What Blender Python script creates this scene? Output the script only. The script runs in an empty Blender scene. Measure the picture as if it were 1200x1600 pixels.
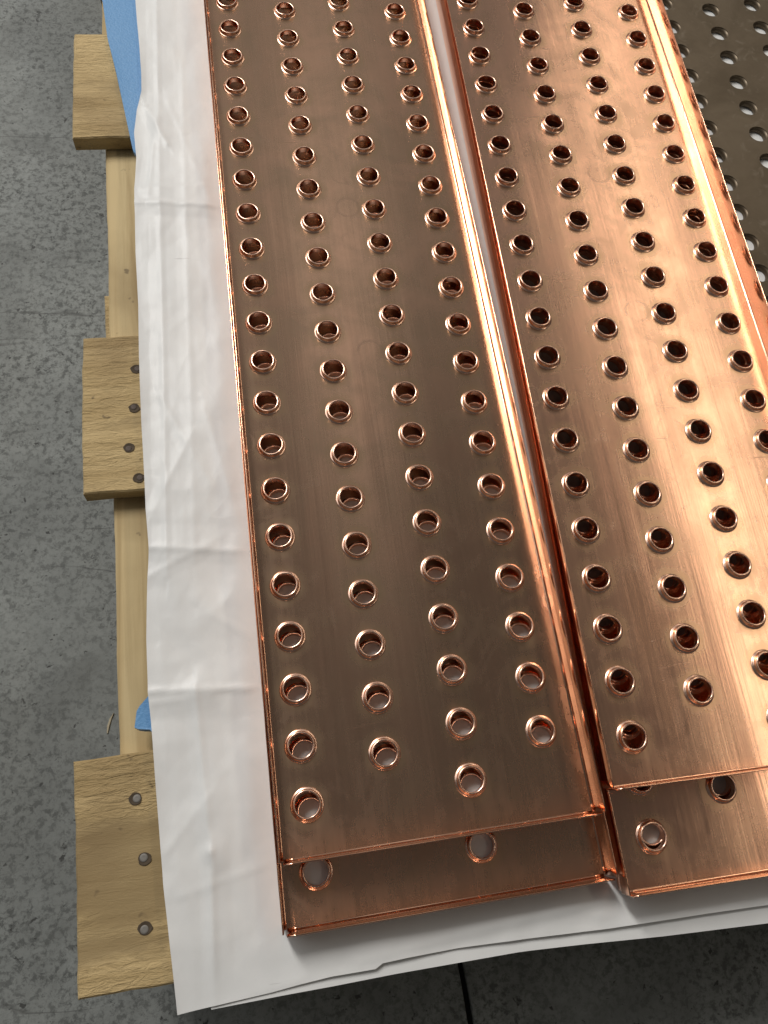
import bpy, bmesh, math, random
from mathutils import Matrix, Vector, noise

random.seed(7)
C = bpy.context.scene.collection
sc = bpy.context.scene

# ------------------------------------------------------------------ camera
CAM = Vector((-0.007479, 0.000232, 0.54663))
ROT = Matrix(((0.9844539, 0.0929715, -0.1490195),
              (-0.13929, 0.930086, -0.3399094),
              (0.1069991, 0.3553821, 0.9285768)))
cd = bpy.data.cameras.new('camera')
cam = bpy.data.objects.new('camera', cd)
C.objects.link(cam)
M4 = ROT.to_4x4(); M4.translation = CAM
cam.matrix_world = M4
cd.sensor_fit = 'HORIZONTAL'; cd.sensor_width = 36.0; cd.lens = 36.0
cd.clip_start = 0.01; cd.clip_end = 100
sc.camera = cam

# ------------------------------------------------------------------ world, lamps, exposure
w = bpy.data.worlds.new('World'); sc.world = w; w.use_nodes = True
bg = w.node_tree.nodes['Background']
bg.inputs[0].default_value = (1.0, 0.98, 0.95, 1); bg.inputs[1].default_value = 0.062
sc.view_settings.view_transform = 'Standard'; sc.view_settings.look = 'None'
sc.view_settings.exposure = 0.06; sc.view_settings.gamma = 1.0
sc.view_settings.use_curve_mapping = False
sc.cycles.use_denoising = True
sc.cycles.max_bounces = 10; sc.cycles.glossy_bounces = 8
sc.cycles.sample_clamp_indirect = 6.0

def lamp(name, direction, dist, size, energy, color, sizey=None, yaw=None):
    l = bpy.data.lights.new(name, 'AREA'); l.energy = energy; l.color = color
    l.shape = 'RECTANGLE'; l.size = size; l.size_y = sizey or size
    o = bpy.data.objects.new(name, l); C.objects.link(o)
    d = Vector(direction).normalized()
    o.location = Vector((0.2, 0.3, 0)) + d * dist
    if yaw is None:
        o.rotation_euler = d.to_track_quat('Z', 'Y').to_euler()
    else:
        o.rotation_euler = yaw
    return o
lamp('high_bay_lamp', (-0.44, 0.80, 1.0), 4.6, 0.60, 120, (1.0, 0.97, 0.93), 1.8)
lamp('side_lamp', (-1.0, 0.75, 1.0), 4.6, 3.2, 38, (0.96, 0.98, 1.0), 3.2)
# long strip lamp running along the hall to the right of the trays
lamp('strip_lamp', (0.71, 0.62, 1.0), 4.6, 0.42, 29, (1.0, 0.86, 0.67), 6.5, (0, 0, 0))
lamp('sheen_fill_lamp', (0.10, 0.72, 1.0), 4.6, 0.5, 1.6, (1.0, 0.95, 0.9), 3.2, (0, 0, 0))  # added dim panel that lays a soft sheen on the upper left tray
# added broad fill panel, standing in for the brighter far end of the hall
sk = lamp('far_fill_lamp', (0.0, 1.6, 1.0), 6.5, 9.0, 38, (1.0, 0.96, 0.92), 7.0, (0, 0, 0))

# ------------------------------------------------------------------ helpers
def at(u, v, z):
    """a point of the 1200x1600 picture carried to the height z in the place"""
    d = ROT @ Vector(((u - 600) / 1200, -(v - 800) / 1200, -1))
    return CAM + d * ((z - CAM.z) / d.z)

def tag(o, label=None, cat=None, group=None, kind=None):
    if label: o['label'] = label
    if cat: o['category'] = cat
    if group: o['group'] = group
    if kind: o['kind'] = kind
    return o

def link(name, me, mat, parent=None):
    o = bpy.data.objects.new(name, me); C.objects.link(o)
    if mat and not me.materials: me.materials.append(mat)
    if parent: o.parent = parent
    return o

def mesh_of(bm, name, smooth=False):
    me = bpy.data.meshes.new(name)
    bmesh.ops.recalc_face_normals(bm, faces=bm.faces)
    bm.to_mesh(me); bm.free()
    if smooth:
        for p in me.polygons: p.use_smooth = True
    return me

def empty(name, loc=(0, 0, 0), rz=0):
    o = bpy.data.objects.new(name, None); C.objects.link(o)
    o.location = loc; o.rotation_euler = (0, 0, rz); o.empty_display_size = 0.02
    return o

class NT:
    def __init__(s, name):
        s.m = bpy.data.materials.new(name); s.m.use_nodes = True
        s.t = s.m.node_tree; s.b = s.t.nodes['Principled BSDF']
        s.out = s.t.nodes['Material Output']
        s.tc = s.n('ShaderNodeTexCoord')
    def n(s, typ, **kw):
        x = s.t.nodes.new(typ)
        for k, v in kw.items(): setattr(x, k, v)
        return x
    def set(s, sock, v):
        if isinstance(v, bpy.types.NodeSocket): s.t.links.new(v, sock)
        else: sock.default_value = v
    def vec(s, scale=(1, 1, 1), loc=(0, 0, 0), src='Object', rot=(0, 0, 0)):
        mp = s.n('ShaderNodeMapping'); s.t.links.new(s.tc.outputs[src], mp.inputs[0])
        mp.inputs['Scale'].default_value = scale; mp.inputs['Location'].default_value = loc
        mp.inputs['Rotation'].default_value = rot
        return mp.outputs[0]
    def noise(s, vec, scale, detail=4, rough=0.55, dist=0.0):
        x = s.n('ShaderNodeTexNoise'); s.set(x.inputs['Vector'], vec)
        x.inputs['Scale'].default_value = scale; x.inputs['Detail'].default_value = detail
        x.inputs['Roughness'].default_value = rough; x.inputs['Distortion'].default_value = dist
        return x.outputs['Fac']
    def ramp(s, fac, stops):
        x = s.n('ShaderNodeValToRGB'); s.set(x.inputs[0], fac)
        e = x.color_ramp.elements
        while len(e) < len(stops): e.new(0.5)
        for i, (p, c) in enumerate(stops):
            e[i].position = p
            e[i].color = (c, c, c, 1) if isinstance(c, (int, float)) else (*c, 1)
        return x.outputs[0]
    def math(s, op, a, b=0.0, c=0.0):
        x = s.n('ShaderNodeMath', operation=op); s.set(x.inputs[0], a); s.set(x.inputs[1], b)
        s.set(x.inputs[2], c)
        return x.outputs[0]
    def mix(s, fac, a, b, blend='MIX'):
        x = s.n('ShaderNodeMix', data_type='RGBA', blend_type=blend)
        s.set(x.inputs[0], fac)
        for i, v in ((6, a), (7, b)):
            s.set(x.inputs[i], v if isinstance(v, bpy.types.NodeSocket) else (*v, 1))
        return x.outputs[2]
    def bump(s, h, strength=0.3, dist=0.001, normal=None):
        x = s.n('ShaderNodeBump'); s.set(x.inputs['Height'], h)
        x.inputs['Strength'].default_value = strength; x.inputs['Distance'].default_value = dist
        if normal: s.t.links.new(normal, x.inputs['Normal'])
        return x.outputs[0]
    def inp(s, name, v): s.set(s.b.inputs[name], v)

# ------------------------------------------------------------------ materials
def copper_material(name, base, tarnish, rough, lattice=None, aniso=0.0, amount=0.5):
    k = NT(name)
    streak = k.noise(k.vec((260, 6, 40)), 1.0, 5, 0.6)            # rolling marks along the sheet
    band = k.noise(k.vec((30, 1.6, 10)), 1.0, 3, 0.5)
    cloud = k.noise(k.vec((1, 1, 1)), 22, 5, 0.6, 0.6)
    blot = k.noise(k.vec((1, 1, 1)), 70, 4, 0.6, 1.0)
    f = k.math('MULTIPLY', k.ramp(cloud, [(0.38, 0.0), (0.68, 1.0)]), amount)
    f = k.math('ADD', f, k.math('MULTIPLY', k.ramp(band, [(0.4, 0.0), (0.65, 1.0)]), 0.25))
    col = k.mix(f, base, tarnish)
    col = k.mix(k.math('MULTIPLY', k.ramp(blot, [(0.55, 0.0), (0.75, 1.0)]), 0.35 * min(1.0, amount * 1.4 - 0.3)), col, tuple(c * 0.72 for c in base))
    hair = k.noise(k.vec((1500, 9, 40), (3, 0, 0)), 1.0, 3, 0.6)
    col = k.mix(k.math('MULTIPLY', k.ramp(hair, [(0.45, 0.0), (0.75, 1.0)]), 0.30), col, tuple(c * 1.12 for c in base))
    r = k.math('ADD', rough, k.math('MULTIPLY', k.math('SUBTRACT', streak, 0.5), 0.10))
    r = k.math('ADD', r, k.math('MULTIPLY', k.math('SUBTRACT', cloud, 0.5), 0.16))
    if lattice:
        cs, p = lattice
        sep = k.n('ShaderNodeSeparateXYZ'); k.t.links.new(k.tc.outputs['Object'], sep.inputs[0])
        X, Y = sep.outputs[0], sep.outputs[1]
        def dist_to(ox, oy, px, py):
            dx = k.math('SUBTRACT', k.math('MODULO', k.math('ADD', X, px * 8.5 - ox), px), px / 2)
            dy = k.math('SUBTRACT', k.math('MODULO', k.math('ADD', Y, py * 8.5 - oy), py), py / 2)
            return k.math('SQRT', k.math('ADD', k.math('MULTIPLY', dx, dx), k.math('MULTIPLY', dy, dy)))
        # ring-shaped scuffs left by the collars of another sheet
        d = dist_to(-0.62 * p, 0.1 * p, 2 * cs, p)
        wob = k.math('ADD', d, k.math('MULTIPLY', k.math('SUBTRACT', blot, 0.5), 0.0012))
        ring = k.ramp(k.math('MULTIPLY', k.math('ABSOLUTE', k.math('SUBTRACT', wob, 0.27 * p)), 1.0 / (0.05 * p)), [(0.0, 1.0), (1.0, 0.0)])
        some = k.ramp(k.noise(k.vec((9, 13, 1), (3, 1, 0)), 1.0, 2), [(0.56, 0.0), (0.62, 1.0)])
        scuff = k.math('MULTIPLY', k.math('MULTIPLY', ring, some), 0.4)
        # stain halo round each hole
        h1 = dist_to(0, 0, 2 * cs, p); h2 = dist_to(cs, 2 * p / 3, 2 * cs, p)
        h2 = k.math('ADD', h2, k.math('MULTIPLY', k.math('LESS_THAN', Y, 0.15 * p), 1.0))
        h1 = k.math('ADD', h1, k.math('MULTIPLY', k.math('LESS_THAN', Y, -0.45 * p), 1.0))
        hd = k.math('ADD', k.math('MINIMUM', h1, h2), k.math('MULTIPLY', k.math('SUBTRACT', k.noise(k.vec(), 60, 3, 0.5), 0.5), 0.010))
        halo = k.ramp(k.math('MULTIPLY', hd, 1.0 / p), [(0.29, 1.0), (0.48, 0.0)])
        col = k.mix(k.math('MULTIPLY', halo, 0.32), col, (0.66, 0.50, 0.27))
        col = k.mix(k.math('MULTIPLY', scuff, 0.5), col, (0.80, 0.56, 0.42))
        r = k.math('ADD', r, k.math('MULTIPLY', scuff, 0.15))
        r = k.math('ADD', r, k.math('MULTIPLY', halo, 0.05))
    # faint straight rub marks
    rub = k.ramp(k.noise(k.vec((14, 420, 1), (5, 2, 0), rot=(0, 0, 0.5)), 1.0, 2, 0.5), [(0.66, 0.0), (0.72, 1.0)])
    rub = k.math('MULTIPLY', rub, k.ramp(k.noise(k.vec((1, 1, 1), (1, 7, 0)), 16, 2), [(0.58, 0.0), (0.70, 1.0)]))
    r = k.math('ADD', r, k.math('MULTIPLY', rub, 0.10))
    # hand and cloth smears
    smear = k.ramp(k.noise(k.vec((1, 0.7, 1), (8, 3, 0), rot=(0, 0, 0.4)), 21, 4, 0.55, 2.2), [(0.54, 0.0), (0.63, 1.0)])
    smear = k.math('MULTIPLY', smear, 0.42 if lattice else 0.15)
    r = k.math('ADD', r, k.math('MULTIPLY', smear, 0.06))
    col = k.mix(k.math('MULTIPLY', smear, 0.22), col, (0.86, 0.62, 0.46))
    k.inp('Base Color', col); k.inp('Metallic', 1.0); k.inp('Roughness', r)
    wave = k.noise(k.vec((16, 3.0, 8)), 1.0, 2, 0.4)
    n1 = k.bump(wave, 0.22, 0.004)
    n2 = k.bump(streak, 0.10, 0.0004, n1)
    n2 = k.bump(hair, 0.05, 0.00012, n2)
    k.t.links.new(n2, k.b.inputs['Normal'])
    if aniso:
        k.inp('Anisotropic', aniso)
        tg = k.n('ShaderNodeTangent', direction_type='RADIAL', axis='X')
        cx = k.n('ShaderNodeCombineXYZ'); cx.inputs[1].default_value = 1.0
        vt = k.n('ShaderNodeVectorTransform', vector_type='VECTOR', convert_from='OBJECT', convert_to='WORLD')
        k.t.links.new(cx.outputs[0], vt.inputs[0]); k.t.links.new(vt.outputs[0], k.b.inputs['Tangent'])
    return k.m

PL, CSL = 0.038, 0.056535
PR, CSR = 0.038581, 0.057400
COP = (0.80, 0.50, 0.340); TAR = (0.58, 0.42, 0.285)
M_sheet_l = copper_material('copper_sheet_left', COP, TAR, 0.26, (CSL, PL), 0.9)
M_sheet_r = copper_material('copper_sheet_right', (0.84, 0.500, 0.350), (0.66, 0.43, 0.295), 0.25, (CSR, PR), 0.92)
M_flange = copper_material('copper_flange', (0.90, 0.51, 0.34), (0.80, 0.47, 0.31), 0.12, None, 0.0, 0.25)
M_collar = copper_material('copper_collar', (0.92, 0.60, 0.45), (0.82, 0.52, 0.38), 0.26, None, 0.0, 0.25)

def dark_metal():
    k = NT('tarnished_dark_metal')
    a = k.noise(k.vec(), 14, 5, 0.6, 0.8); b = k.noise(k.vec(), 60, 5, 0.65, 0.6)
    col = k.mix(k.ramp(a, [(0.35, 0.0), (0.7, 1.0)]), (0.115, 0.086, 0.054), (0.175, 0.136, 0.092))
    col = k.mix(k.ramp(b, [(0.56, 0.0), (0.76, 0.6)]), col, (0.30, 0.25, 0.19))
    k.inp('Base Color', col); k.inp('Metallic', 0.55)
    k.inp('Roughness', k.ramp(b, [(0.2, 0.34), (0.8, 0.6)]))
    k.t.links.new(k.bump(b, 0.15, 0.0006), k.b.inputs['Normal'])
    return k.m
M_dark = dark_metal()

def wood(name, along, c1, c2, rough_sawn, seed):
    k = NT(name)
    L, W = 3.0, 75.0
    s = (L, W, 60) if along == 'x' else (W, L, 60)
    v = k.vec(s, (seed, seed * 1.7, 0))
    g = k.noise(v, 1.0, 4, 0.6, 0.8)
    v2 = k.vec((s[0] * 3, s[1] * 5, 200), (seed, 3, 0))
    fine = k.noise(v2, 1.0, 3, 0.6)
    big = k.noise(k.vec((1, 1, 1), (seed, 0, 0)), 9, 3, 0.5)
    col = k.mix(k.ramp(g, [(0.36, 0.0), (0.66, 1.0)]), c1, c2)
    col = k.mix(k.math('MULTIPLY', fine, 0.25), col, tuple(c * 0.7 for c in c1))
    col = k.mix(k.ramp(big, [(0.48, 0.0), (0.70, 0.6)]), col, (0.26, 0.175, 0.085))
    spots = k.noise(k.vec((1, 1, 1), (seed * 2, 9, 0)), 95, 2, 0.5)
    col = k.mix(k.ramp(spots, [(0.70, 0.0), (0.76, 0.6)]), col, (0.10, 0.075, 0.05))
    k.inp('Base Color', col); k.inp('Roughness', 0.75); k.inp('Specular IOR Level', 0.25)
    if rough_sawn:
        sv = (70, 300, 120) if along == 'x' else (300, 70, 120)
        tear = k.noise(k.vec(sv, (seed, 0, 0)), 1.0, 4, 0.62, 1.2)
        msk = k.ramp(k.noise(k.vec((5, 22, 5), (seed, 4, 0)), 1.0, 2), [(0.35, 0.15), (0.65, 1.0)])
        h = k.math('MULTIPLY', tear, msk)
        n1 = k.bump(h, 0.9, 0.0030)
        col = k.mix(k.ramp(h, [(0.10, 0.55), (0.26, 0.0)]), col, (0.20, 0.14, 0.07))  # hollows between torn fibres darkened, their shade put into the colour
        k.inp('Base Color', col)
    else:
        n1 = k.bump(g, 0.25, 0.0008)
    k.t.links.new(n1, k.b.inputs['Normal'])
    return k.m
M_plank = wood('rough_sawn_pine_board', 'x', (0.66, 0.495, 0.255), (0.46, 0.330, 0.155), True, 3.1)
M_string = wood('smooth_pine_stringer', 'y', (0.68, 0.53, 0.29), (0.44, 0.315, 0.155), False, 8.4)

def paper():
    k = NT('white_wrapping_paper')
    a = k.noise(k.vec((1, 1, 1)), 18, 5, 0.6); b = k.noise(k.vec((1, 0.25, 1)), 120, 4, 0.6)
    col = k.mix(k.ramp(a, [(0.35, 0.0), (0.7, 1.0)]), (0.82, 0.82, 0.805), (0.77, 0.775, 0.765))
    smudge = k.ramp(k.noise(k.vec((9, 60, 9), (2, 5, 0), rot=(0, 0, 0.6)), 1.0, 5, 0.7, 1.0), [(0.70, 0.0), (0.80, 0.55)])
    col = k.mix(smudge, col, (0.30, 0.28, 0.27))
    k.inp('Base Color', col); k.inp('Roughness', 0.42); k.inp('Specular IOR Level', 0.35)
    # fine crinkles: thin folds between small facets
    dn = k.n('ShaderNodeTexNoise'); k.set(dn.inputs['Vector'], k.vec()); dn.inputs['Scale'].default_value = 18
    vm = k.n('ShaderNodeVectorMath', operation='MULTIPLY_ADD')
    k.t.links.new(dn.outputs['Color'], vm.inputs[0]); vm.inputs[1].default_value = (0.05, 0.05, 0.0)
    k.t.links.new(k.vec((1, 0.6, 1)), vm.inputs[2])
    hs = None
    for sc_, am in ((26, 1.0), (70, 0.35)):
        vo = k.n('ShaderNodeTexVoronoi', feature='F1'); k.t.links.new(vm.outputs[0], vo.inputs['Vector']); vo.inputs['Scale'].default_value = sc_
        t_ = k.math('MULTIPLY', vo.outputs['Distance'], am)
        hs = t_ if hs is None else k.math('ADD', hs, t_)
    hs = k.math('MULTIPLY', hs, k.ramp(k.noise(k.vec((1, 1, 1), (6, 1, 0)), 9, 3), [(0.40, 0.12), (0.62, 1.0)]))
    n0 = k.bump(hs, 0.22, 0.0040)
    k.t.links.new(k.bump(b, 0.06, 0.0004, n0), k.b.inputs['Normal'])
    return k.m
M_paper = paper()

def foam():
    k = NT('blue_packing_foam')
    a = k.noise(k.vec((1, 1, 1)), 520, 2, 0.6); b = k.noise(k.vec(), 25, 3)
    col = k.mix(a, (0.095, 0.27, 0.54), (0.20, 0.42, 0.70))
    col = k.mix(k.math('MULTIPLY', b, 0.3), col, (0.08, 0.22, 0.46))
    k.inp('Base Color', col); k.inp('Roughness', 0.5); k.inp('Specular IOR Level', 0.4)
    k.t.links.new(k.bump(a, 0.45, 0.0009), k.b.inputs['Normal'])
    return k.m
M_foam = foam()

def concrete():
    k = NT('worn_concrete')
    big = k.noise(k.vec(), 4, 4, 0.6); mid = k.noise(k.vec(), 30, 7, 0.7, 0.4)
    fleck = k.noise(k.vec((1, 1, 1), (4, 4, 0)), 150, 6, 0.74, 0.25)
    fine = k.noise(k.vec((1, 1, 1), (2, 6, 0)), 330, 4, 0.7, 0.3)
    pit = k.noise(k.vec((1, 1, 1), (9, 2, 0)), 120, 3, 0.6, 0.3)
    zone = k.ramp(k.noise(k.vec((1, 1, 1), (1, 8, 0)), 8, 4, 0.65), [(0.30, 0.25), (0.60, 1.0)])
    col = k.mix(k.ramp(mid, [(0.3, 0.0), (0.7, 1.0)]), (0.235, 0.248, 0.236), (0.315, 0.330, 0.314))
    col = k.mix(k.math('MULTIPLY', k.ramp(big, [(0.35, 0.0), (0.65, 1.0)]), 0.75), col, (0.155, 0.162, 0.153))
    col = k.mix(k.math('MULTIPLY', k.ramp(fine, [(0.50, 0.0), (0.68, 0.5)]), zone), col, (0.10, 0.105, 0.10))
    col = k.mix(k.math('MULTIPLY', k.ramp(fleck, [(0.485, 0.0), (0.585, 0.78)]), zone), col, (0.075, 0.078, 0.074))
    col = k.mix(k.ramp(pit, [(0.66, 0.0), (0.70, 0.9)]), col, (0.050, 0.050, 0.047))
    stain = k.ramp(k.noise(k.vec((1, 1, 1), (12, 3, 0)), 13, 5, 0.62, 0.8), [(0.50, 0.0), (0.66, 0.35)])
    col = k.mix(stain, col, (0.115, 0.118, 0.110))
    line = k.ramp(k.math('ABSOLUTE', k.math('SUBTRACT', k.noise(k.vec((3, 26, 1), (7, 7, 0), rot=(0, 0, 0.2)), 1.0, 3, 0.4), 0.5)), [(0.0, 1.0), (0.008, 0.0)])
    line = k.math('MULTIPLY', line, k.ramp(k.noise(k.vec((1, 1, 1), (3, 9, 0)), 7, 3), [(0.56, 0.0), (0.62, 0.7)]))
    col = k.mix(line, col, (0.07, 0.07, 0.066))
    k.inp('Base Color', col); k.inp('Roughness', k.ramp(fleck, [(0.3, 0.62), (0.7, 0.8)]))
    k.inp('Specular IOR Level', 0.3)
    h = k.math('SUBTRACT', fine, k.ramp(pit, [(0.64, 0.0), (0.72, 1.5)]))
    k.t.links.new(k.bump(h, 0.22, 0.0010), k.b.inputs['Normal'])
    return k.m
M_floor = concrete()

def plain(name, col, rough=0.5, metal=0.0):
    k = NT(name)
    a = k.noise(k.vec(), 400, 3)
    k.inp('Base Color', k.mix(a, tuple(c * 0.75 for c in col), tuple(min(1, c * 1.2) for c in col)))
    k.inp('Roughness', rough); k.inp('Metallic', metal)
    return k.m
M_nail = plain('dull_steel_nail', (0.24, 0.225, 0.205), 0.65, 0.3)
M_nailhole = plain('nail_recess_shade', (0.085, 0.062, 0.040), 0.9)  # dark disc laid on the board, the nail recess's shade put in colour
M_nail_old = plain('rusty_dark_nail', (0.10, 0.075, 0.06), 0.7, 0.2)
M_joint = plain('black_joint_filler', (0.014, 0.013, 0.011), 0.85)
M_sliver = plain('pale_wood_sliver', (0.42, 0.36, 0.25), 0.8)

# ------------------------------------------------------------------ floor
ZF = -0.160
def sheet(name, x0, x1, y0, y1, z, nx=1, ny=1):
    bm = bmesh.new()
    vs = [[bm.verts.new((x0 + (x1 - x0) * i / nx, y0 + (y1 - y0) * j / ny, z)) for i in range(nx + 1)] for j in range(ny + 1)]
    for j in range(ny):
        for i in range(nx): bm.faces.new((vs[j][i], vs[j][i + 1], vs[j + 1][i + 1], vs[j + 1][i]))
    return mesh_of(bm, name)
# two slabs of floor that meet at an open joint
ja, jb = at(724, 1530, ZF), at(737, 1600, ZF)
jd = (jb - ja).normalized()
def slab(side):
    bm = bmesh.new(); n = 160; rows = []
    for i in range(n + 1):
        t = -1.6 + 3.2 * i / n
        c = ja - jd * t
        wv = 0.0022 + 0.0016 * noise.noise(Vector((t * 60, side * 5, 0))) + 0.0010 * noise.noise(Vector((t * 210, side * 9, 0)))
        e = c + Vector((side * wv, 0, 0)); f = Vector((side * 3.0, e.y, ZF))
        rows.append([bm.verts.new(p) for p in ((e.x, e.y, ZF - 0.03), (e.x, e.y, ZF - 0.0008), (e.x + side * 0.0012, e.y, ZF), f)])
    for a, b in zip(rows[:-1], rows[1:]):
        for j in range(3): bm.faces.new((a[j], a[j + 1], b[j + 1], b[j]))
    me = mesh_of(bm, 'concrete_slab')
    return me
fl = empty('floor', (0, 0, 0)); tag(fl, 'worn grey concrete floor with dark flecks', kind='structure')
for s in (-1, 1): link('concrete_slab', slab(s), M_floor, fl)
link('joint_bed', sheet('joint_bed', ja.x - 0.06, ja.x + 0.06, -1.4, 1.4, ZF - 0.006, 1, 1), M_joint, fl)

# ------------------------------------------------------------------ pallet
pallet = empty('wooden_pallet', (0, 0, ZF))
tag(pallet, 'pale pine pallet of wide rough boards standing under the papered trays', 'pallet')
ZB, TB = -0.0252, 0.0155            # top of the deck boards, their thickness

def board(name, x0, x1, y0, y1, z0, z1, mat, parent, seed, nx, ny, skew=0.0, amp=0.0006):
    """a sawn board: bevelled box on a fine grid with uneven edges"""
    bm = bmesh.new(); b = 0.0012
    def P(x, y, z):
        e = noise.noise_vector(Vector((x * 70 + seed, y * 70, z * 70))) * amp
        e2 = noise.noise_vector(Vector((x * 9 + seed, y * 9, z * 9))) * amp * 1.6
        return bm.verts.new((x + e.x + e2.x + skew * (y - y0), y + e.y + e2.y, z + (e.z + e2.z) * 0.4))
    xs = [x0 + b] + [x0 + b + (x1 - x0 - 2 * b) * i / nx for i in range(1, nx)] + [x1 - b]
    ys = [y0 + b] + [y0 + b + (y1 - y0 - 2 * b) * i / ny for i in range(1, ny)] + [y1 - b]
    def layer(z, inset):
        g = {}
        for i, x in enumerate(xs):
            for j, y in enumerate(ys): g[i, j] = P(x, y, z)
        return g
    top, bot = layer(z1, 0), layer(z0, 0)
    for g, fl_ in ((top, 1), (bot, 0)):
        for i in range(nx):
            for j in range(ny):
                bm.faces.new((g[i, j], g[i + 1, j], g[i + 1, j + 1], g[i, j + 1]))
    ring = [(i, 0) for i in range(nx + 1)] + [(nx, j) for j in range(1, ny + 1)] + [(i, ny) for i in range(nx - 1, -1, -1)] + [(0, j) for j in range(ny - 1, 0, -1)]
    def side(i, j, z):
        x = xs[i] + (-b if i == 0 else b if i == nx else 0); y = ys[j] + (-b if j == 0 else b if j == ny else 0)
        return P(x, y, z)
    r1 = [side(i, j, z1 - b) for i, j in ring]; r2 = [side(i, j, z0 + b) for i, j in ring]
    n = len(ring)
    for q in range(n):
        w_ = (q + 1) % n
        bm.faces.new((top[ring[q]], top[ring[w_]], r1[w_], r1[q]))
        bm.faces.new((r1[q], r1[w_], r2[w_], r2[q]))
        bm.faces.new((r2[q], r2[w_], bot[ring[w_]], bot[ring[q]]))
    me = mesh_of(bm, name)
    o = link(name, me, mat)
    if parent:
        o.parent = parent; o.matrix_parent_inverse = Matrix.Translation(-parent.location)
    return o

def disc(r, z0, z1, seg=20, dome=0.0):
    bm = bmesh.new()
    prof = [(r * 1.0, z0), (r, z1 - 0.0002), (r * 0.92, z1), (r * 0.5, z1 + dome), (0, z1 + dome)]
    rings = []
    for rr, z in prof[:-1]:
        rings.append([bm.verts.new((rr * math.cos(2 * math.pi * i / seg), rr * math.sin(2 * math.pi * i / seg), z)) for i in range(seg)])
    c = bm.verts.new((0, 0, prof[-1][1]))
    for a, b in zip(rings[:-1], rings[1:]):
        for i in range(seg): bm.faces.new((a[i], a[(i + 1) % seg], b[(i + 1) % seg], b[i]))
    for i in range(seg): bm.faces.new((rings[-1][i], rings[-1][(i + 1) % seg], c))
    return mesh_of(bm, 'nail', True)
nail_me = disc(0.0027, -0.003, -0.0004); nail_me.materials.append(M_nail)
nail_old = disc(0.0025, -0.003, -0.0005); nail_old.materials.append(M_nail_old)
def hole_mesh(seed):
    bm = bmesh.new(); seg = 22; rings = []
    for rr, z in ((0.0041, 0.0002), (0.0037, 0.0004), (0.0034, 0.0002), (0.0003, 0.0001)):
        rings.append([bm.verts.new((rr * (1 + (0.22 if rr > .0040 else 0.05) * noise.noise(Vector((math.cos(6.283 * i / seg) * 1.6 + seed, math.sin(6.283 * i / seg) * 1.6, 0)))) * math.cos(6.283 * i / seg) * 1.08,
                                   rr * math.sin(6.283 * i / seg), z)) for i in range(seg)])
    for a, b in zip(rings[:-1], rings[1:]):
        for i in range(seg): bm.faces.new((a[i], a[(i + 1) % seg], b[(i + 1) % seg], b[i]))
    return mesh_of(bm, 'nail_hole', True)
XL, XR = -0.152, 0.80
boards = []
for k_, (y0, y1, xl, sk) in enumerate(((-0.0930, 0.0495, -0.1525, -0.012), (0.2472, 0.3890, -0.1475, 0.004), (0.608, 0.7435, -0.1550, 0.020), (0.96, 1.10, -0.152, 0.0))):
    b_ = board('deck_board', xl, XR, y0, y1, ZB - TB, ZB, M_plank, pallet, 11 * k_, 90, 14, sk, 0.0008)
    boards.append(b_)
for bi, pts in ((0, ((212, 1248), (226, 1342), (227, 1450))), (1, ((213, 577), (210, 638), (202, 700), (217, 747)))):
    for q, (u, v) in enumerate(pts):
        p = at(u, v, ZB)
        hm = hole_mesh(q + bi * 7); hm.materials.append(M_nailhole)
        o = link('nail_hole', hm, None, boards[bi]); o.location = (p.x, p.y, ZB + 0.0004)
        o2 = link('nail', nail_me if bi == 0 else nail_old, None, boards[bi]); o2.location = (p.x + 0.0009 * math.cos(q * 2.1), p.y + 0.0009 * math.sin(q * 2.1), ZB + 0.0013)
        o.matrix_parent_inverse = Matrix.Identity(4)
for x0, x1 in ((-0.127, -0.088), (0.30, 0.34), (0.71, 0.75)):
    board('stringer', x0, x1, -0.086, 1.10, ZB - TB - 0.0895, ZB - TB - 0.0006, M_string, pallet, x0 * 50, 6, 120, -0.002, 0.0006)
for y0 in (-0.08, 0.42, 0.95):
    board('bottom_board', -0.150, XR, y0, y0 + 0.09, ZF, ZB - TB - 0.0903, M_plank, pallet, y0 * 30, 60, 8, 0, 0.0005)

# ------------------------------------------------------------------ paper and foam
ZP = -0.0187
def poly_eval(pts, t):
    L = [0.0]
    for a, b in zip(pts[:-1], pts[1:]): L.append(L[-1] + (b - a).length)
    d = t * L[-1]
    for i in range(len(pts) - 1):
        if d <= L[i + 1] or i == len(pts) - 2:
            s = (d - L[i]) / max(1e-9, L[i + 1] - L[i])
            return pts[i].lerp(pts[i + 1], s)

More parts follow.
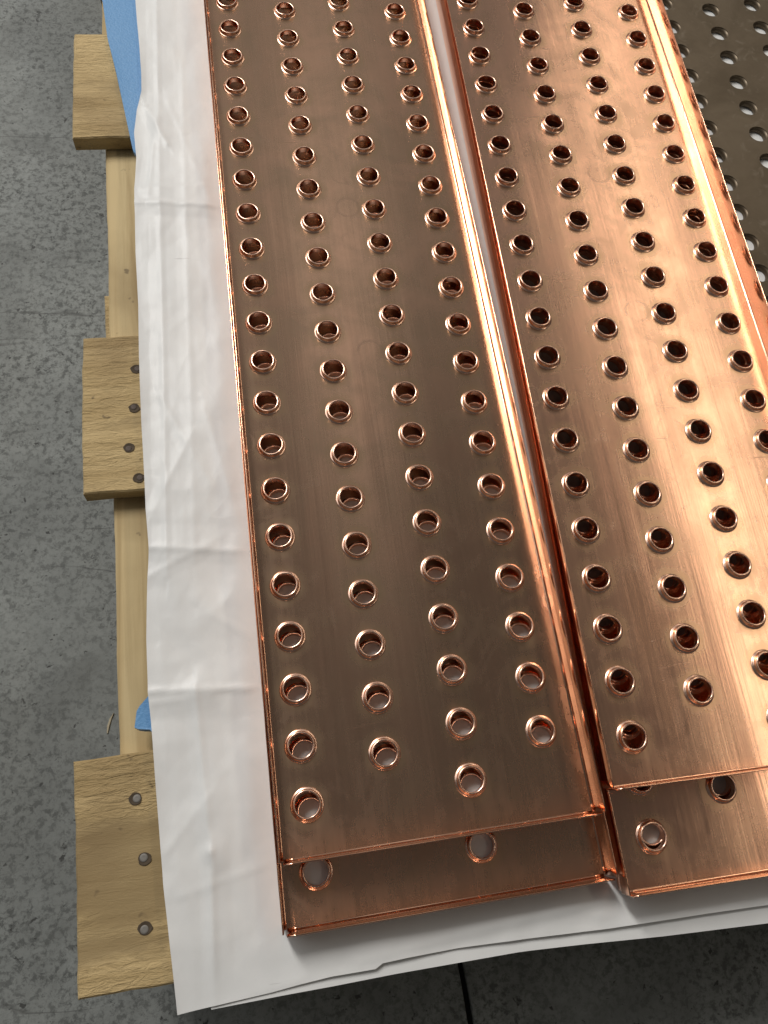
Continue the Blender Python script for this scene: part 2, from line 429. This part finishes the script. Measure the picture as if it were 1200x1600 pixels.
def seg_d(x, y, a, b):
    ab = (b[0] - a[0], b[1] - a[1]); t = ((x - a[0]) * ab[0] + (y - a[1]) * ab[1]) / (ab[0] ** 2 + ab[1] ** 2)
    tc = max(0, min(1, t)); px, py = a[0] + ab[0] * tc, a[1] + ab[1] * tc
    s = (ab[0] * (y - a[1]) - ab[1] * (x - a[0])) / math.hypot(*ab)
    return math.hypot(x - px, y - py), s
creases = []
for a, b, h, wd, sg in (((213, 322), (350, 326), 0.0030, 0.016, 0), ((222, 300), (320, 296), 0.0010, 0.012, 0),
                        ((232, 858), (395, 862), 0.0022, 0.012, 0), ((228, 905), (330, 850), 0.0012, 0.010, 0),
                        ((233, 1082), (408, 1075), 0.0034, 0.022, 0), ((240, 1100), (330, 1085), 0.0012, 0.012, 0),
                        ((245, 0), (262, 900), 0.0018, 0.012, 0), ((285, 100), (305, 880), 0.0010, 0.010, 0),
                        ((306, 1075), (330, 1330), 0.0024, 0.010, 0), ((330, 1330), (336, 1570), 0.0030, 0.008, 0),
                        ((228, 170), (262, 230), 0.0022, 0.010, 0), ((245, 190), (232, 310), 0.0014, 0.010, 0),
                        ((262, 160), (330, 320), 0.0010, 0.014, 0), ((250, 620), (330, 760), 0.0011, 0.010, 0),
                        ((300, 680), (240, 800), 0.0010, 0.008, 0), ((320, 640), (385, 850), 0.0010, 0.010, 0),
                        ((262, 1330), (330, 1240), 0.0010, 0.014, 0), ((280, 1400), (420, 1350), 0.0010, 0.016, 0),
                        ((345, 1570), (470, 1530), 0.0016, 0.008, 0), ((330, 960), (400, 1000), 0.0012, 0.014, 0),
                        ((560, 1500), (967, 1397), 0.0012, 0.006, 0), ((930, 1430), (1060, 1405), 0.0012, 0.006, 0)):
    p, q = at(*a, ZP), at(*b, ZP); creases.append(((p.x, p.y), (q.x, q.y), h, wd))
foot = ((-0.02, 0.199, -0.0745, 1.2), (0.205, 0.445, -0.090, 1.2))
def sm(x): x = max(0, min(1, x)); return x * x * (3 - 2 * x)
def relief(x, y, amp=1.0):
    d = 1.0
    for x0, x1, y0, y1 in foot:
        dx = max(x0 - x, 0, x - x1); dy = max(y0 - y, 0, y - y1)
        d = min(d, math.hypot(dx, dy))
    m = sm(d / 0.018)
    z = 0.0
    for a, b, h, wd in creases:
        dd, s = seg_d(x, y, a, b)
        wd = wd * (1.6 if s > 0 else 0.9)
        if dd < wd:
            z += 0.55 * h * (1 - dd / wd) + (0.25 * h * max(0, 1 - dd / 0.004))
    v = Vector((x, y, 0))
    # crumple: flat facets that meet in sharp folds
    for cell, am, sd in ((0.042, 0.0024, 1), (0.018, 0.00115, 7), (0.008, 0.00040, 13)):
        w1 = noise.noise_vector(v * (0.45 / cell) + Vector((sd, 0, 0))) * 0.38
        gx, gy = x / cell + w1.x, y / (cell * 1.5) + w1.y
        ix, iy = math.floor(gx), math.floor(gy); fx, fy = gx - ix, gy - iy
        H = lambda i_, j_: noise.cell(Vector((i_ + sd * 31.5, j_ + 0.5, sd)))
        if (ix + iy) % 2 == 0:
            h00, h10, h01, h11 = H(ix, iy), H(ix + 1, iy), H(ix, iy + 1), H(ix + 1, iy + 1)
            hz = h00 + (h10 - h00) * fx + (h11 - h10) * fy if fx > fy else h00 + (h11 - h01) * fx + (h01 - h00) * fy
        else:
            h00, h10, h01, h11 = H(ix, iy), H(ix + 1, iy), H(ix, iy + 1), H(ix + 1, iy + 1)
            hz = h00 + (h10 - h00) * fx + (h01 - h00) * fy if fx + fy < 1 else h11 + (h01 - h11) * (1 - fx) + (h10 - h11) * (1 - fy)
        z += am * (0.5 + 0.5 * hz)
    for sc_, am in ((11, 0.0010),):
        n = noise.noise(v * sc_ + Vector((sc_, 3, 0)))
        z += am * abs(n) * 1.6
    return max(0.0, z) * m * amp

def sheet_patch(name, left, bottom, right_x, top_y, nu, nv, z0, amp, thick, mat, label, cat, curl=0.0, zoff=None):
    tl, br = left[-1], bottom[-1]; bl = left[0]
    bm = bmesh.new(); g = []
    for j in range(nv + 1):
        v = j / nv; row = []; Lp = poly_eval(left, v)
        for i in range(nu + 1):
            u = (i / nu) ** 2.0; Bp = poly_eval(bottom, u)
            Tp = Vector((tl.x + (right_x - tl.x) * u, top_y, 0)); Rp = Vector((right_x, br.y + (top_y - br.y) * v, 0))
            tr = Vector((right_x, top_y, 0))
            P = Lp * (1 - u) + Rp * u + Bp * (1 - v) + Tp * v - (bl * ((1 - u) * (1 - v)) + br * (u * (1 - v)) + tl * ((1 - u) * v) + tr * (u * v))
            fe = (P - Bp).length
            z = z0 + relief(P.x, P.y, amp * (0.18 + 0.82 * sm(fe / 0.04)))
            e = (P - Lp).length
            z += curl * math.exp(-e / 0.006) * (0.4 + noise.noise(Vector((P.y * 14, 5, 0))))
            if zoff: z += zoff(P.x, P.y)
            row.append(bm.verts.new((P.x, P.y, z)))
        g.append(row)
    for j in range(nv):
        for i in range(nu): bm.faces.new((g[j][i], g[j][i + 1], g[j + 1][i + 1], g[j + 1][i]))
    bm.normal_update()
    for f in bm.faces:
        if f.normal.z < 0: f.normal_flip()
    me = bpy.data.meshes.new(name); bm.to_mesh(me); bm.free()
    for p_ in me.polygons: p_.use_smooth = amp > 0
    o = link(name, me, mat)
    md = o.modifiers.new('thickness', 'SOLIDIFY'); md.thickness = thick; md.offset = -1
    es = o.modifiers.new('crisp_edge', 'EDGE_SPLIT'); es.split_angle = math.radians(55)
    if label: tag(o, label, cat)
    return o
Fl = lambda pts: [Vector((at(u, v, ZP).x, at(u, v, ZP).y, 0)) for u, v in pts]
up_left = Fl([(278, 1585), (266, 1470), (256, 1380), (247, 1260), (240, 1160), (233, 1085), (230, 1000), (231, 920), (234, 858), (229, 800), (226, 740), (222, 660), (218, 560), (217, 480), (213, 400), (212, 330), (211, 300), (214, 250), (210, 210), (214, 175), (222, 145), (222, 120), (219, 80), (215, 40), (212, 0)]) + [Vector((-0.117, 0.95, 0))]
up_bot = Fl([(278, 1585), (330, 1572), (395, 1556), (430, 1545), (470, 1534), (527, 1524), (533, 1516), (563, 1509), (633, 1496), (720, 1485), (820, 1474), (950, 1455), (1080, 1438), (1200, 1420)]) + [Vector((0.62, -0.112, 0))]
lo_left = Fl([(330, 1578), (300, 1400), (290, 1000), (270, 400)]) + [Vector((-0.10, 0.95, 0))]
lo_bot = Fl([(330, 1578), (420, 1560), (480, 1549), (560, 1533), (640, 1519), (720, 1505), (800, 1512 - 15), (900, 1489), (1000, 1478), (1100, 1467), (1200, 1457)]) + [Vector((0.62, -0.125, 0))]
sheet_patch('paper_sheet', up_left, up_bot, 0.80, 0.95, 230, 520, ZP, 1.0, 0.00025, M_paper,
            'creased white paper sheet spread on the pallet with its long left edge showing', 'paper', 0.0022)
sheet_patch('paper_sheet', lo_left, lo_bot, 0.80, 0.95, 90, 120, ZP - 0.0006, 0.0, 0.00025, M_paper,
            'smooth white paper sheet whose front strip peeps out under the creased one', 'paper', 0.0)

fo_left = [Vector((at(u, v, -0.0205).x, at(u, v, -0.0205).y, 0)) for u, v in
           ((300, 1270), (262, 1180), (236, 1140), (210, 1139), (214, 1108), (234, 1085), (262, 1040), (275, 700), (262, 420), (232, 262), (208, 236), (198, 190), (181, 110), (168, 60), (160, 0))] + [Vector((-0.168, 0.95, 0))]
fo_bot = [fo_left[0], Vector((0.62, 0.0, 0))]
def foam_drop(x, y):
    return -0.0 if x > -0.152 else -0.002
sheet_patch('foam_sheet', fo_left, fo_bot, 0.78, 0.95, 70, 260, -0.0205, 0.0, 0.004, M_foam,
            'light blue foam sheet between the pallet boards and the white paper', 'foam', 0.0006)

# ------------------------------------------------------------------ trays
T = 0.0010
def base_mesh(cs, p, stag, rows, xl, xr, yf, yb, rh):
    bm = bmesh.new(); n6 = 6
    def q(x, y, z=0.0): return bm.verts.new((x, y, z))
    def face(pts): bm.faces.new([q(*a) for a in pts])
    xb = [xl] + [cs * (c + 0.5) for c in range(3)] + [xr]
    for c in range(4):
        x0, x1 = (c - 0.5) * cs, (c + 0.5) * cs
        if c == 0: x0 = max(xl, -0.5 * cs)
        if c == 3: x1 = min(xr, 3.5 * cs)
        off = stag[c]
        for r in range(rows):
            cy = (r + off) * p; cx = c * cs
            loop = []
            for k in range(n6): loop.append((x0 + (x1 - x0) * k / n6, cy - p / 2))
            for k in range(n6): loop.append((x1, cy - p / 2 + p * k / n6))
            for k in range(n6): loop.append((x1 + (x0 - x1) * k / n6, cy + p / 2))
            for k in range(n6): loop.append((x0, cy + p / 2 - p * k / n6))
            a0 = [math.atan2(b - cy, a - cx) for a, b in loop]
            hole = [(cx + rh * math.cos(t), cy + rh * math.sin(t)) for t in a0]
            m = len(loop)
            for k in range(m):
                w_ = (k + 1) % m
                face((loop[k], loop[w_], hole[w_], hole[k]))
        y0, y1 = (off - 0.5) * p, (rows - 0.5 + off) * p
        if y0 > yf: face(((x0, yf), (x1, yf), (x1, y0), (x0, y0)))
        if y1 < yb: face(((x0, y1), (x1, y1), (x1, yb), (x0, yb)))
    bmesh.ops.remove_doubles(bm, verts=bm.verts, dist=1e-6)
    me = bpy.data.meshes.new('base_sheet'); bm.normal_update()
    for f in bm.faces:
        if f.normal.z < 0: f.normal_flip()
    bm.to_mesh(me); bm.free()
    return me

def flange_mesh(length, h, flare, seed, sign=1, n=None):
    """profile in (outward, up), run along local Y; rounded bend, folded sheet with thickness"""
    n = n or max(8, int(length / 0.006))
    R = 0.0013; ang = math.atan2(flare, h)        # tilt from the vertical
    inner = []
    steps = 7; end = math.pi / 2 - ang
    for i in range(steps + 1):
        a = end * i / steps
        inner.append((R * math.sin(a), R * (1 - math.cos(a)), a))
    o0, z0, _ = inner[-1]
    Ls = (h - z0) / math.cos(ang)
    for s in (0.03, 0.5, 0.985):
        inner.append((o0 + math.sin(ang) * Ls * s, z0 + math.cos(ang) * Ls * s, end))
    topc = (o0 + math.sin(ang) * Ls, z0 + math.cos(ang) * Ls, end)
    outer = [(o + T * math.sin(a), z - T * math.cos(a)) for o, z, a in inner]
    prof = [(o, z) for o, z, a in inner] + [(topc[0] + 0.15 * T * math.sin(end), topc[1]), (topc[0] + 0.85 * T * math.sin(end), topc[1] - 0.85 * T * math.cos(end))] + outer[::-1]
    bm = bmesh.new(); rows = []
    m = len(prof)
    for j in range(n + 1):
        y = length * j / n
        row = []
        for o, z in prof:
            k = min(1, max(0, z / h))
            wob = 0.00035 * noise.noise(Vector((y * 9 + seed, seed, 0))) * k + 0.00010 * noise.noise(Vector((y * 55 + seed, seed, 4))) * (0.3 + k)
            row.append(bm.verts.new((sign * (o + wob), y, z + 0.00008 * noise.noise(Vector((y * 70 + seed, 2, z * 400))))))
        rows.append(row)
    for a, b in zip(rows[:-1], rows[1:]):
        for i in range(m): bm.faces.new((a[i], a[(i + 1) % m], b[(i + 1) % m], b[i]))
    half = m // 2
    for row in (rows[0], rows[-1]):
        for i in range(half - 1): bm.faces.new((row[i], row[i + 1], row[m - 2 - i], row[m - 1 - i]))
    me = mesh_of(bm, 'flange', True)
    return me

def lathe(prof, seg, name):
    bm = bmesh.new(); rings = []
    for r, z in prof:
        rings.append([bm.verts.new((r * math.cos(2 * math.pi * i / seg), r * math.sin(2 * math.pi * i / seg), z)) for i in range(seg)])
    for a, b in zip(rings[:-1], rings[1:]):
        for i in range(seg): bm.faces.new((a[i], a[(i + 1) % seg], b[(i + 1) % seg], b[i]))
    return mesh_of(bm, name, True)
def collar_mesh(p, seed):
    P = [(0.302, -0.0020), (0.298, 0.006), (0.290, 0.013), (0.280, 0.0180), (0.270, 0.0215), (0.263, 0.027), (0.2585, 0.037), (0.2560, 0.054), (0.2545, 0.078),
         (0.2530, 0.098), (0.2500, 0.1080), (0.2445, 0.1160), (0.237, 0.1195), (0.226, 0.1198), (0.2160, 0.1165), (0.2105, 0.108), (0.2090, 0.094), (0.2090, 0.03), (0.2100, -0.045)]
    hs = 0.80 + 0.03 * seed
    P = [(r, z * hs) for r, z in P]
    me = lathe([(r * p, z * p) for r, z in P], 44, 'collar')
    rnd = random.Random(seed)
    a1, a2 = rnd.uniform(0, 6), rnd.uniform(0, 6)
    for v in me.vertices:                     # small burrs on the drawn rim
        t = math.atan2(v.co.y, v.co.x)
        if v.co.z > 0.09 * p: v.co.z += p * (0.0035 * math.sin(2 * t + a1) + 0.0022 * math.sin(5 * t + a2))
    me.materials.append(M_collar)
    return me
def down_collar_mesh(p):
    P = [(0.34, 0.0006), (0.31, -0.006), (0.28, -0.018), (0.255, -0.036), (0.238, -0.06), (0.228, -0.09), (0.225, -0.16)]
    me = lathe([(r * p, z * p) for r, z in P], 40, 'collar'); me.materials.append(M_dark)
    return me

STAG = (0, 2 / 3, 0, 2 / 3)
collars = {}
def tray(loc, rz, p, cs, rows, xl, xr, yf, h, flare, msheet, label, seed):
    t = empty('copper_tray', loc, rz)
    tag(t, label, 'tray', 'copper trays with rows of collared holes')
    yb = (rows - 0.5 + 0.67) * p + 0.02
    key = (p, rows, xl, xr)
    if key not in collars:
        collars[key] = base_mesh(cs, p, STAG, rows, xl, xr, yf, yb, 0.24 * p), [collar_mesh(p, s) for s in range(5)]
        # close the side strips between the outer columns and the bends
        me = collars[key][0]; bm = bmesh.new(); bm.from_mesh(me)
        for a, b in ((xl, -0.5 * cs), (3.5 * cs, xr)):
            if b - a > 1e-5: bm.faces.new([bm.verts.new(q) for q in ((a, yf, 0), (b, yf, 0), (b, yb, 0), (a, yb, 0))])
        for f in bm.faces:
            if f.normal.z < 0: f.normal_flip()
        bm.normal_update(); bm.to_mesh(me); bm.free()
    bme, cms = collars[key]
    b = link('base_sheet', bme, msheet, t)
    md = b.modifiers.new('thickness', 'SOLIDIFY'); md.thickness = T; md.offset = -1
    L = yb - yf
    for sx, x in ((-1, xl), (1, xr)):
        o = link('side_flange', flange_mesh(L + 0.0008, h, flare, seed + sx * 3, sx), M_flange, t); o.location = (x, yf - 0.0008, 0)
    W = xr - xl
    o = link('front_flange', flange_mesh(W - 0.0004, h, flare, seed + 20, 1), M_flange, t)
    o.rotation_euler = (0, 0, -math.pi / 2); o.location = (xl + 0.0002, yf, 0)
    o = link('end_flange', flange_mesh(W - 0.0004, h, flare, seed + 40, 1), M_flange, t)
    o.rotation_euler = (0, 0, math.pi / 2); o.location = (xr - 0.0002, yb, 0)
    rnd = random.Random(seed)
    for c in range(4):
        for r in range(rows):
            k = link('collar', rnd.choice(cms), None, t)
            k.location = (c * cs + rnd.gauss(0, 0.00012), (r + STAG[c]) * p + rnd.gauss(0, 0.00012), 0)
            k.rotation_euler = (rnd.gauss(0, 0.010), rnd.gauss(0, 0.010), rnd.uniform(0, 6.28))
    return t

HC = 0.12
zbL = -HC * PL                       # base of the upper left tray
ZLOW = -0.0168
HF = 0.0200
Lg = dict(p=PL, cs=CSL, h=HF, flare=0.0003)
tray((0.0022, -0.0424, ZLOW), 0.0, rows=23, xl=-0.0226, xr=0.1950, yf=-0.0303, msheet=M_sheet_l,
     label='lower copper tray of the left stack, its front end sticking out below the upper one', seed=100, **Lg)
tray((0, 0, zbL), 0.0, rows=22, xl=-0.0185, xr=0.1940, yf=-0.0312, msheet=M_sheet_l,
     label='upper copper tray of the left stack, beside the wide strip of white paper', seed=200, **Lg)
Rg = dict(p=PR, flare=0.0003)
zM = -0.0072
m0 = at(1023, 1308, zM + HC * PR)
tray((m0.x + 0.0032, m0.y + 0.0030, ZLOW), -0.018, h=0.0084, cs=0.0590, rows=23, xl=-0.0290, xr=0.1925, yf=-0.0325, msheet=M_sheet_r,
     label='bottom copper tray of the right stack, only its edges showing above the paper', seed=500, **Rg)
tray((m0.x, m0.y, zM), -0.018, h=0.0148, cs=0.0595, rows=23, xl=-0.0278, xr=0.1940, yf=-0.0305, msheet=M_sheet_r,
     label='middle copper tray of the right stack, its dark front end showing at the lower right', seed=300, **Rg)
tray((0.22962, 0.01241, 0.0086), -0.01925, h=HF, cs=CSR, rows=22, xl=-0.0270, xr=0.1972, yf=-0.0300, msheet=M_sheet_r,
     label='upper copper tray of the right stack with a bright glowing streak along it', seed=400, **Rg)

# the dull tray beyond the right flange lies upside down: its collars point downwards
pd, cd_ = 0.0362, 0.0535
dt = empty('dark_metal_tray', (0.4675, 0.0, -0.0098), -0.012)
tag(dt, 'dull dark brown metal tray with plain holes, behind the right copper tray', 'tray')
dstag = (0.28, 0.02 + 1, 0.28, 0.02 + 1)
rows_d = 22
dme = base_mesh(cd_, pd, dstag, rows_d, -0.016, cd_ * 3 + 0.02, 0.0, (rows_d + 0.9) * pd, 0.28 * pd)
db = link('base_sheet', dme, M_dark, dt)
dcm = down_collar_mesh(pd)
for c in range(4):
    for r in range(7, rows_d):
        o = link('collar', dcm, None, dt); o.location = (c * cd_, (r + dstag[c]) * pd, 0)
for sx, x in ((-1, -0.016), (1, cd_ * 3 + 0.02)):
    o = link('side_flange', flange_mesh((rows_d + 0.9) * pd, 0.0075, 0.001, 900 + sx, sx), M_dark, dt)
    o.location = (x, 0, 0); o.scale = (1, 1, -1)

# ------------------------------------------------------------------ small debris
bm = bmesh.new()
pts = [(0.0, 0.0), (0.001, 0.006), (0.003, 0.012), (0.0055, 0.0165)]
rows_ = []
for i, (x, y) in enumerate(pts):
    wd = (0.0006, 0.0013, 0.0012, 0.0003)[i]
    rows_.append([bm.verts.new((x + s * wd, y, zz)) for s, zz in ((-1, 0), (1, 0), (0.6, 0.0009 + 0.0004 * (i % 2)), (-0.6, 0.0009))])
for a, b in zip(rows_[:-1], rows_[1:]):
    for i in range(4): bm.faces.new((a[i], a[(i + 1) % 4], b[(i + 1) % 4], b[i]))
bm.faces.new(rows_[0]); bm.faces.new(rows_[-1])
sl = link('wood_sliver', mesh_of(bm, 'wood_sliver'), M_sliver)
sp = at(168, 1146, ZF); sl.location = (sp.x, sp.y, ZF + 0.0002)
tag(sl, 'thin pale sliver of wood lying on the concrete beside the pallet', 'sliver')
